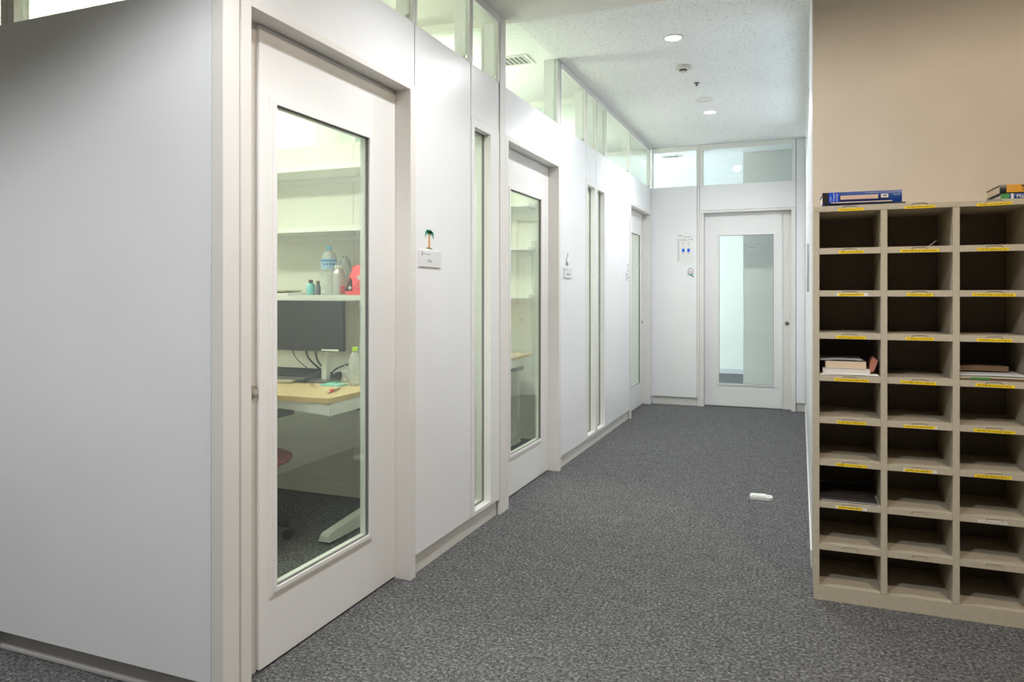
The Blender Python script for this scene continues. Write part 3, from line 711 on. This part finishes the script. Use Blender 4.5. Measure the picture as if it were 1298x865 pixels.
for a, b in ((-0.018, 0.012), (0.0, 0.020), (0.016, 0.010), (0.002, 0.004)): MB().cyl((0.0, a, b), (0.003, a, b), 0.009, seg=10).build('blot', 'ink_grey', t)
t = tag(empty('slim_sticker', (XP + 0.001, 6.775, 1.402)), 'faint slim sticker above the third name plate', 'sticker')
box('stem', 'paper_grey', t, 0, 0.002, -0.010, 0.010, 0.0, 0.075); box('tip', 'ink_grey', t, 0, 0.0025, -0.016, 0.016, 0.0, 0.006); box('crown', 'paper_grey', t, 0, 0.0025, -0.02, 0.02, 0.06, 0.075)
# notice on the far wall
t = tag(empty('wall_notice', (-1.242, YF + 0.006, 1.508)), 'white paper notice with two blue squares on the far wall', 'notice')
box('sheet', 'paper', t, 0, 0.186, -0.0014, -0.0003, 0, 0.335)
def pr(nm, m_, x0, x1, z0, z1): box(nm, m_, t, x0, x1, -0.0019, -0.0013, z0, z1)
pr('blue_square', 'ink_blue', 0.058, 0.086, 0.134, 0.170); pr('blue_square', 'ink_blue', 0.114, 0.142, 0.134, 0.170)
pr('side_bar', 'paper_grey', 0.014, 0.030, 0.035, 0.240)
pr('header_line', 'ink_grey', 0.028, 0.052, 0.306, 0.318); pr('header_line', 'ink_grey', 0.065, 0.160, 0.292, 0.297); pr('header_line', 'ink_grey', 0.012, 0.108, 0.261, 0.267)
pr('header_line', 'ink_grey', 0.126, 0.140, 0.262, 0.270); pr('header_line', 'ink_grey', 0.154, 0.172, 0.262, 0.272); pr('rule_line', 'paper_grey', 0.004, 0.160, 0.240, 0.243)
pr('rule_line', 'paper_grey', 0.035, 0.165, 0.078, 0.080); pr('rule_line', 'paper_grey', 0.035, 0.165, 0.056, 0.058)
for cx_ in (0.072, 0.128):
    pr('column_print', 'ink_grey', cx_ - 0.009, cx_ + 0.009, 0.218, 0.226); pr('column_print', 'palm_trunk', cx_ - 0.006, cx_ + 0.008, 0.188, 0.193); pr('column_print', 'paper_grey', cx_ - 0.010, cx_ + 0.010, 0.108, 0.125)
t = tag(empty('letter_sticker', (-1.093, YF + 0.006, 1.432)), 'sticker of the letter Q with a green tail on the far wall', 'sticker')
m = MB()
def circ(r0x, r0z, n=20): return [(r0x * math.cos(2 * PI * i / n), r0z * math.sin(2 * PI * i / n)) for i in range(n)]
m.tube([(a, -0.002, b) for a, b in circ(0.027, 0.036) + circ(0.027, 0.036)[:1]], 0.0035, 6); m.build('ring', 'ink_grey', t, True)
MB().tube([(-0.027, -0.004, -0.016), (-0.014, -0.004, -0.032), (0.004, -0.004, -0.036), (0.022, -0.004, -0.026), (0.026, -0.004, -0.014)], 0.0045, 6).build('lower_arc', 'q_green', t, True)
MB().tube([(-0.004, -0.004, -0.022), (0.014, -0.004, -0.038), (0.034, -0.004, -0.056)], 0.0050, 6).build('tail', 'q_green', t, True)
box('centre_print', 'pink_print', t, -0.010, 0.012, -0.003, -0.0004, -0.012, 0.010)

t = tag(empty('room_notice', (-0.555, 8.4995, 1.663)), 'small white notice on the wall behind the far door glass', 'notice')
box('sheet', 'paper', t, 0, 0.11, -0.0015, -0.0003, 0, 0.075); box('print_line', 'ink_grey', t, 0.015, 0.09, -0.0019, -0.0014, 0.045, 0.050)
# ------------------------------------------------------------------ nearest office: desk, shelves, chair and things
def make_desk(loc, label, label_extra=''):
    t = tag(empty('office_desk', loc), label, 'desk')     # origin: front right corner on the floor; x to the left negative, y to the wall positive
    LN, DP = 1.70, 0.70
    box('desktop', 'maple', t, -LN, 0, 0, DP, 0.699, 0.722, 0.001)
    box('edge_band', 'maple_edge', t, -LN, 0.0005, -0.002, 0.0, 0.699, 0.7215); box('edge_band', 'maple_edge', t, 0.0, 0.002, -0.002, DP, 0.699, 0.7215)
    box('side_rail', 'white_steel', t, -0.035, -0.002, 0.036, DP - 0.02, 0.640, 0.698, 0.002)
    MB().prism([(-0.30, 0.012, 0.697), (-0.002, 0.012, 0.697), (-0.002, 0.012, 0.640), (-0.34, 0.012, 0.664)], (0, 0.023, 0)).build('front_rail', 'white_steel', t)
    MB().prism([(-0.30, 0.036, 0.676), (-0.036, 0.036, 0.662), (-0.036, 0.30, 0.662), (-0.30, 0.30, 0.676)], (0, 0, 0.016)).build('tray', 'white_steel', t)
    box('cable_box', 'grey_plastic', t, -1.4, -0.036, 0.42, 0.60, 0.60, 0.6985)
    for x in (-0.12, -LN + 0.12):
        lg = box('leg', 'white_steel', t, x - 0.03, x + 0.03, 0.60, 0.66, 0.06, 0.698, 0.004)
        ft = MB(); bm = ft.bm
        prof = [(0.13, 0.014, 0.040), (0.15, 0.014, 0.052), (0.50, 0.014, 0.085), (0.68, 0.014, 0.070)]
        rows = [[bm.verts.new((x - 0.032, y, a)), bm.verts.new((x + 0.032, y, a)), bm.verts.new((x + 0.024, y, b)), bm.verts.new((x - 0.024, y, b))] for y, a, b in prof]
        for a, b in zip(rows, rows[1:]):
            for i in range(4): bm.faces.new([a[i], a[(i + 1) % 4], b[(i + 1) % 4], b[i]])
        bm.faces.new(rows[0]); bm.faces.new(rows[-1][::-1])
        f_ = ft.build('foot', 'white_steel', lg)
        MB().cyl((x, 0.17, 0.0), (x, 0.17, 0.016), 0.018, seg=14).build('glide', 'black_plastic', lg)
    return t
desk1 = make_desk((-1.99, 2.752, 0), 'maple topped white legged desk in the nearest office')
desk2 = make_desk((-1.99, 4.739, 0), 'maple topped desk seen through the second office door')
def shelf(y0, z, x0, label):
    """wall shelf: board with lip, brackets"""
    t = tag(empty('wall_shelf', (x0, y0, z)), label, 'shelf')
    box('board', 'shelf_white', t, XB + 0.004 - x0, 0, -0.275, -0.0005, -0.030, 0.0, 0.001)
    box('back_rail', 'shelf_white', t, XB + 0.004 - x0, 0, -0.020, -0.0006, -0.062, -0.031)
    for bx_ in (-0.30, -1.45): box('bracket', 'shelf_white', t, bx_, bx_ + 0.012, -0.22, -0.001, -0.055, -0.0305)
    return t
for yw, nm in ((3.622, 'nearest office'), (5.609, 'second office')):
    shelf(yw, 1.915, -1.98, 'highest white wall shelf in the ' + nm)
    shelf(yw, 1.572, -1.98, 'middle white wall shelf in the ' + nm)
    shelf(yw, 1.190, -1.98, 'lowest white wall shelf in the ' + nm + ', above the desk')
ZSH = 1.1903
# items on the lowest shelf
def bottle(name, label, loc, parts):
    t = tag(empty(name, loc), label, 'bottle')
    for nm, prof, mt in parts: MB().lathe(prof).build(nm, mt, t, True)
    return t
bottle('small_bottle', 'small teal bottle with a brown cap on the shelf', (-2.603, 3.43, ZSH),
       [('body', [(0, 0), (0.022, 0), (0.023, 0.003), (0.023, 0.058), (0.018, 0.066), (0.009, 0.068), (0, 0.068)], 'teal_liquid'), ('cap', [(0.0, 0.068), (0.013, 0.068), (0.013, 0.086), (0, 0.086)], 'brown_cap')])
bottle('small_bottle', 'small dark grey bottle beside the teal bottle', (-2.553, 3.43, ZSH),
       [('body', [(0, 0), (0.015, 0), (0.016, 0.003), (0.016, 0.05), (0.011, 0.058), (0, 0.058)], 'dark_bottle'), ('cap', [(0.0, 0.058), (0.011, 0.058), (0.010, 0.080), (0, 0.080)], 'brown_cap')])
noisy('water_bottle_skin', (0.62, 0.66, 0.64), (0.80, 0.83, 0.81), 30, 0.15, vec=(1, 1, 4))
nd_ = MAT['water_bottle_skin'].node_tree.nodes['Principled BSDF']; nd_.inputs['Alpha'].default_value = 0.42
pw = [(0, 0), (0.036, 0), (0.043, 0.006)]
for k in range(7): pw += [(0.044, 0.012 + k * 0.018), (0.0415, 0.020 + k * 0.018), (0.044, 0.027 + k * 0.018)]
pw += [(0.044, 0.145), (0.044, 0.205), (0.042, 0.215), (0.032, 0.238), (0.018, 0.250), (0.013, 0.253), (0.013, 0.262)]
bottle('water_bottle', 'large clear water bottle with a blue label and cap', (-2.492, 3.45, ZSH),
       [('body', pw, 'water_bottle_skin'), ('label', [(0.0447, 0.146), (0.0450, 0.147), (0.0450, 0.203), (0.0447, 0.204)], 'label_blue'), ('cap', [(0, 0.256), (0.017, 0.256), (0.017, 0.276), (0.015, 0.279), (0, 0.279)], 'cap_blue'),
        ('label_band', [(0.0449, 0.190), (0.0454, 0.191), (0.0454, 0.202), (0.0449, 0.203)], 'label_blue_dark')])
wb = [o for o in C.objects if o.name.startswith('water_bottle')][0]
for i in range(4):
    m = MB(); bm = m.bm; a0 = math.radians(-100 + i * 24)
    vs = [[bm.verts.new((0.0456 * math.cos(a0 + q), 0.0456 * math.sin(a0 + q), z_)) for z_ in (0.168, 0.180)] for q in (0.0, 0.1, 0.2, 0.28)]
    for p_, q_ in zip(vs, vs[1:]): bm.faces.new([p_[0], q_[0], q_[1], p_[1]])
    m.build('label_print', 'label_blue_dark', wb)
bottle('clear_bottle', 'second clear bottle half hidden behind the metal bottle', (-2.452, 3.545, ZSH),
       [('body', [(0, 0), (0.036, 0), (0.040, 0.006), (0.040, 0.16), (0.030, 0.20), (0.014, 0.215), (0.013, 0.225), (0, 0.225)], 'water_bottle_skin')])
bottle('metal_bottle', 'silver metal bottle with a white cap beside the water bottle', (-2.413, 3.43, ZSH),
       [('body', [(0, 0), (0.034, 0), (0.037, 0.004), (0.037, 0.112), (0.034, 0.126), (0.026, 0.142), (0.022, 0.146), (0.022, 0.150), (0, 0.150)], 'silver'), ('cap', [(0, 0.150), (0.0235, 0.150), (0.0235, 0.164), (0.021, 0.167), (0, 0.167)], 'shelf_white')])
mb_ = [o for o in C.objects if o.name.startswith('metal_bottle')][0]
m = MB(); bm = m.bm; rr = [[bm.verts.new((0.0375 * math.cos(a_), 0.0375 * math.sin(a_), z_)) for z_ in (0.008, 0.050)] for a_ in [math.radians(-38 + 10 * i) for i in range(7)]]
for a_, b_ in zip(rr, rr[1:]): bm.faces.new([a_[0], b_[0], b_[1], a_[1]])
m.build('pink_print', 'pink', mb_, True)
# red pouch
t = tag(empty('red_pouch', (-2.270, 3.43, ZSH)), 'red cloth pouch with white marks at the shelf end', 'pouch')
m = MB(); bm = m.bm
lev = [(0.000, 0.092, 0.040), (0.018, 0.102, 0.048), (0.055, 0.092, 0.044), (0.095, 0.078, 0.034), (0.140, 0.066, 0.020), (0.162, 0.062, 0.008)]
rings = []
for z_, a_, b_ in lev: rings.append([bm.verts.new((a_ * math.copysign(abs(math.cos(q)) ** 0.55, math.cos(q)) + 0.012, b_ * math.copysign(abs(math.sin(q)) ** 0.7, math.sin(q)), z_ + 0.006 * math.sin(3 * q) * (z_ > 0.1))) for q in [2 * PI * i / 28 for i in range(28)]])
for a_, b_ in zip(rings, rings[1:]):
    for i in range(28): bm.faces.new([a_[i], a_[(i + 1) % 28], b_[(i + 1) % 28], b_[i]])
bm.faces.new(rings[0][::-1]); bm.faces.new(rings[-1])
m.build('bag', 'red_pouch', t, True)
MB().prism([(-0.070, -0.0495, 0.022), (-0.020, -0.0500, 0.024), (-0.030, -0.0460, 0.085), (-0.040, -0.0420, 0.095)], (0, 0.006, 0)).build('dark_patch', 'book_black', t)
def cross(x_, z_, s_, y_):
    m = MB(); m.box(x_ - s_, x_ + s_, y_, y_ + 0.004, z_ - s_ * 0.35, z_ + s_ * 0.35); m.box(x_ - s_ * 0.35, x_ + s_ * 0.35, y_ - 0.0003, y_ + 0.0038, z_ - s_, z_ + s_); return m
cross(0.018, 0.095, 0.014, -0.0405).build('white_mark', 'paper', t); cross(-0.034, 0.040, 0.011, -0.0525).build('white_mark', 'paper', t)
MB().tube([(0.018 + 0.011 * math.cos(k * 0.6 + 1.6), -0.0482, 0.056 + 0.014 * math.sin(k * 0.6 + 1.6)) for k in range(10)], 0.0022, 6).build('white_mark', 'pink_print', t, True)
# papers on the shelf
for i, (x_, mt_, c_, lb) in enumerate(((-2.98, 'paper', 0.0, 'flat white papers on the shelf left of the small bottles'), (-2.96, 'paper_tan', 0.012, 'crumpled tan paper bag on the shelf papers'))):
    sheet('paper_pile', lb, x_, 3.365, ZSH + 0.0002 + i * 0.0105, 0.27 - i * 0.05, 0.16, 0.010, mt_, 0.0, curl=c_)
# monitor on the desk
ZD = 0.7223
t = tag(empty('computer_monitor', (-2.56, 3.36, ZD)), 'black flat computer monitor above the desk', 'monitor')
MB().box(-0.335, 0.335, -0.165, -0.135, 0.170, 0.437, 0.003).build('housing', 'black_plastic', t, True)
box('screen', 'monitor_screen', t, -0.328, 0.328, -0.1655, -0.164, 0.192, 0.432)
box('logo_strip', 'paper', t, 0.205, 0.312, -0.1662, -0.164, 0.1735, 0.1825)
box('stand_neck', 'white_steel', t, 0.155, 0.185, -0.10, -0.06, 0.010, 0.34, 0.003)
box('mount_plate', 'grey_plastic', t, 0.10, 0.22, -0.136, -0.10, 0.26, 0.36)
box('stand_base', 'grey_plastic', t, 0.115, 0.225, -0.17, 0.03, 0.0, 0.012, 0.003)
# keyboard
t = tag(empty('keyboard', (-2.885, 3.17, ZD + 0.0145), 0.0), 'black desktop keyboard lying at the desk edge', 'keyboard')
MB().prism([(0, 0, 0), (0, 0.15, 0), (0, 0.15, 0.044), (0, 0, 0.014)], (0.44, 0, 0)).build('tray', 'grey_plastic', t)
m = MB()
for r_ in range(6):
    for c_ in range(21): m.box(0.008 + c_ * 0.0203, 0.008 + c_ * 0.0203 + 0.017, 0.008 + r_ * 0.0232, 0.008 + r_ * 0.0232 + 0.019, 0.0145 + r_ * 0.0047, 0.026 + r_ * 0.0047)
k_ = m.build('keys', 'dark_key', t); k_['kind'] = 'stuff'
t = tag(empty('closed_laptop', (-2.90, 3.128, ZD), 0.0), 'grey closed laptop under the keyboard', 'laptop')
MB().box(0, 0.40, 0, 0.24, 0.002, 0.014, 0.003).build('case', 'paper_tan', t, True)
box('foot', 'black_plastic', t, 0.01, 0.39, 0.005, 0.02, 0, 0.002)
tag(box('green_card', 'green_card', None, -2.43, -2.30, 3.17, 3.27, ZD, ZD + 0.004), 'dark green card on the desk beside the keyboard', 'card')
tag(box('sticky_note_pad', 'sticky_teal', None, -2.305, -2.195, 3.115, 3.20, ZD + 0.0043, ZD + 0.012), 'pale teal sticky note pad on the desk', 'note pad')
pad = bpy.data.objects['sticky_note_pad']
pad.data.transform(Matrix.Translation((0, 0, -0.0043)))
card = bpy.data.objects['green_card']; card.data.transform(Matrix.Translation((-0.0, 0.035, 0)))
# plastic drink bottle
pb = [(0, 0), (0.018, 0.0), (0.024, 0.004), (0.030, 0.012), (0.031, 0.060), (0.033, 0.075), (0.034, 0.110), (0.029, 0.145), (0.018, 0.168), (0.0125, 0.174), (0.0125, 0.182), (0, 0.182)]
bottle('drink_bottle', 'empty clear drink bottle with a lime green cap', (-2.143, 3.188, ZD), [('body', pb, 'water_bottle_skin'), ('cap', [(0, 0.180), (0.0155, 0.180), (0.0155, 0.198), (0.013, 0.201), (0, 0.201)], 'cap_lime')])
# crumpled plastic bag
m = MB(); bmesh.ops.create_icosphere(m.bm, subdivisions=3, radius=0.06)
for v in m.bm.verts:
    k_ = 1 + 0.35 * math.sin(v.co.x * 90 + 2) * math.cos(v.co.z * 70) + 0.2 * math.sin(v.co.y * 120)
    v.co = Vector((v.co.x * 1.35 * k_, v.co.y * k_, max(-0.030, v.co.z * 0.8 * k_)))
o = m.build('plastic_bag', 'bag_film'); o.location = (-2.245, 3.345, ZD + 0.0302); tag(o, 'crumpled clear plastic bag behind the drink bottle', 'bag')
nodes(MAT['bag_film'])[2].inputs['Alpha'].default_value = 0.75
t = tag(empty('marker_pen', (-2.095, 2.895, ZD + 0.0078), 0.0), 'red capped marker pen lying on the desk', 'pen')
t.rotation_euler = (0, 0, math.atan2(0.165, -0.045))
MB().cyl((0, 0, 0), (0.060, 0, 0), 0.0075, seg=14).build('cap', 'red_pouch', t, True)
MB().cyl((0.060, 0, 0), (0.150, 0, 0), 0.0070, seg=14).build('barrel', 'paper_tan', t, True)
MB().cyl((-0.008, 0, 0), (0, 0, 0), 0.005, 0.0075, seg=14).build('tip', 'book_cream', t, True)
t = tag(empty('desk_box', (-2.05, 3.32, ZD)), 'small pale box at the back right of the desk', 'box')
box('carton', 'paper', t, -0.03, 0.05, -0.03, 0.05, 0, 0.035, 0.001); box('lid', 'grey_plastic', t, -0.032, 0.052, -0.032, 0.052, 0.0353, 0.041)
# cables
def cable(label, pts, r=0.004):
    P = [Vector(p) for p in pts]; out = []
    for i in range(len(P) - 1):
        p0, p1, p2, p3 = P[max(i - 1, 0)], P[i], P[i + 1], P[min(i + 2, len(P) - 1)]
        for k in range(6):
            u = k / 6
            out.append(0.5 * ((2 * p1) + (-p0 + p2) * u + (2 * p0 - 5 * p1 + 4 * p2 - p3) * u * u + (-p0 + 3 * p1 - 3 * p2 + p3) * u ** 3))
    out.append(P[-1])
    return tag(MB().tube(out, r, 8).build('cable', 'black_plastic', None, True), label, 'cable')
zc_ = ZD + 0.005
cable('thin cable hanging below the middle of the monitor', [(-2.60, 3.25, ZD + 0.20), (-2.595, 3.29, ZD + 0.12), (-2.55, 3.35, ZD + 0.05), (-2.50, 3.39, zc_)], 0.0025)
cable('thick black cable curving from the monitor to the desk', [(-2.50, 3.24, ZD + 0.21), (-2.49, 3.26, ZD + 0.13), (-2.465, 3.33, ZD + 0.06), (-2.42, 3.41, zc_ + 0.003), (-2.34, 3.425, zc_ + 0.003)], 0.005)
cable('black cable with plug beside the monitor stand', [(-2.432, 3.24, ZD + 0.20), (-2.432, 3.26, ZD + 0.12), (-2.425, 3.325, ZD + 0.06), (-2.375, 3.40, zc_ + 0.004), (-2.25, 3.43, zc_)], 0.005)
cable('black cable looping over the desk behind the note pad', [(-2.40, 3.335, zc_ + 0.012), (-2.375, 3.345, ZD + 0.06), (-2.32, 3.40, ZD + 0.085), (-2.26, 3.43, ZD + 0.07), (-2.22, 3.445, ZD + 0.03), (-2.19, 3.45, zc_)], 0.004)
t = tag(empty('power_adapter', (-2.42, 3.50, ZD)), 'black power adapter among the desk cables', 'adapter')
MB().box(-0.05, 0.05, -0.03, 0.03, 0, 0.028, 0.006).build('case', 'black_plastic', t, True)

# office chair pushed under the desk
t = tag(empty('office_chair', (-2.585, 2.80, 0)), 'red seated office chair pushed under the desk', 'chair')
def rbox(nm, mt_, x0, x1, y0, y1, z0, z1, bev):
    return MB().box(x0, x1, y0, y1, z0, z1, bev).build(nm, mt_, t, True)
def slab(nm, mt_, sx, sy, z0, z1):
    m = MB(); bm = m.bm; rings = []
    for z_, k_ in ((z0, 0.86), (z0 + 0.012, 0.95), ((z0 + z1) / 2, 1.0), (z1 - 0.014, 0.97), (z1, 0.86)):
        rings.append([bm.verts.new((sx * k_ * math.copysign(abs(math.cos(q)) ** 0.6, math.cos(q)), sy * k_ * math.copysign(abs(math.sin(q)) ** 0.6, math.sin(q)), z_)) for q in [2 * PI * i / 32 for i in range(32)]])
    for a_, b_ in zip(rings, rings[1:]):
        for i in range(32): bm.faces.new([a_[i], a_[(i + 1) % 32], b_[(i + 1) % 32], b_[i]])
    bm.faces.new(rings[0][::-1]); bm.faces.new(rings[-1])
    return m.build(nm, mt_, t, True)
slab('seat', 'red_fabric', 0.25, 0.24, 0.352, 0.412)
slab('seat_pan', 'black_plastic', 0.20, 0.19, 0.335, 0.351)
MB().box(-0.21, 0.21, -0.30, -0.26, 0.56, 0.98, 0.018).build('backrest', 'red_fabric', t, True)
rbox('back_bar', 'black_plastic', -0.03, 0.03, -0.325, -0.301, 0.30, 0.80, 0.004)
for s_ in (-1, 1):
    a_ = MB().tube([(s_ * 0.17, -0.04, 0.343), (s_ * 0.225, -0.14, 0.36), (s_ * 0.24, -0.16, 0.48), (s_ * 0.262, -0.06, 0.613)], 0.014, 8).build('arm_post', 'black_plastic', t, True)
    MB().box(s_ * 0.272 - 0.035, s_ * 0.272 + 0.035, -0.16, 0.08, 0.612, 0.645, 0.012).build('arm_pad', 'grey_plastic', a_, True)
MB().cyl((0, 0, 0.09), (0, 0, 0.336), 0.026, seg=16).build('gas_column', 'black_plastic', t, True)
for i in range(5):
    q = 2 * PI * i / 5 + 0.3; dx_, dy_ = math.cos(q), math.sin(q)
    sp = MB().tube([(0.02 * dx_, 0.02 * dy_, 0.105), (0.28 * dx_, 0.28 * dy_, 0.075)], 0.018, 8).build('base_arm', 'black_plastic', t, True)
    MB().cyl((0.28 * dx_ - 0.012 * dy_, 0.28 * dy_ + 0.012 * dx_, 0.0275), (0.28 * dx_ + 0.012 * dy_, 0.28 * dy_ - 0.012 * dx_, 0.0275), 0.0275, seg=16).build('caster', 'black_plastic', sp, True)

# paper on the second office desk
sheet('paper_sheet', 'grey papers lying on the desk of the second office', -2.32, 4.98, ZD + 0.0002, 0.30, 0.21, 0.006, 'paper_grey', 0.0, curl=0.001)
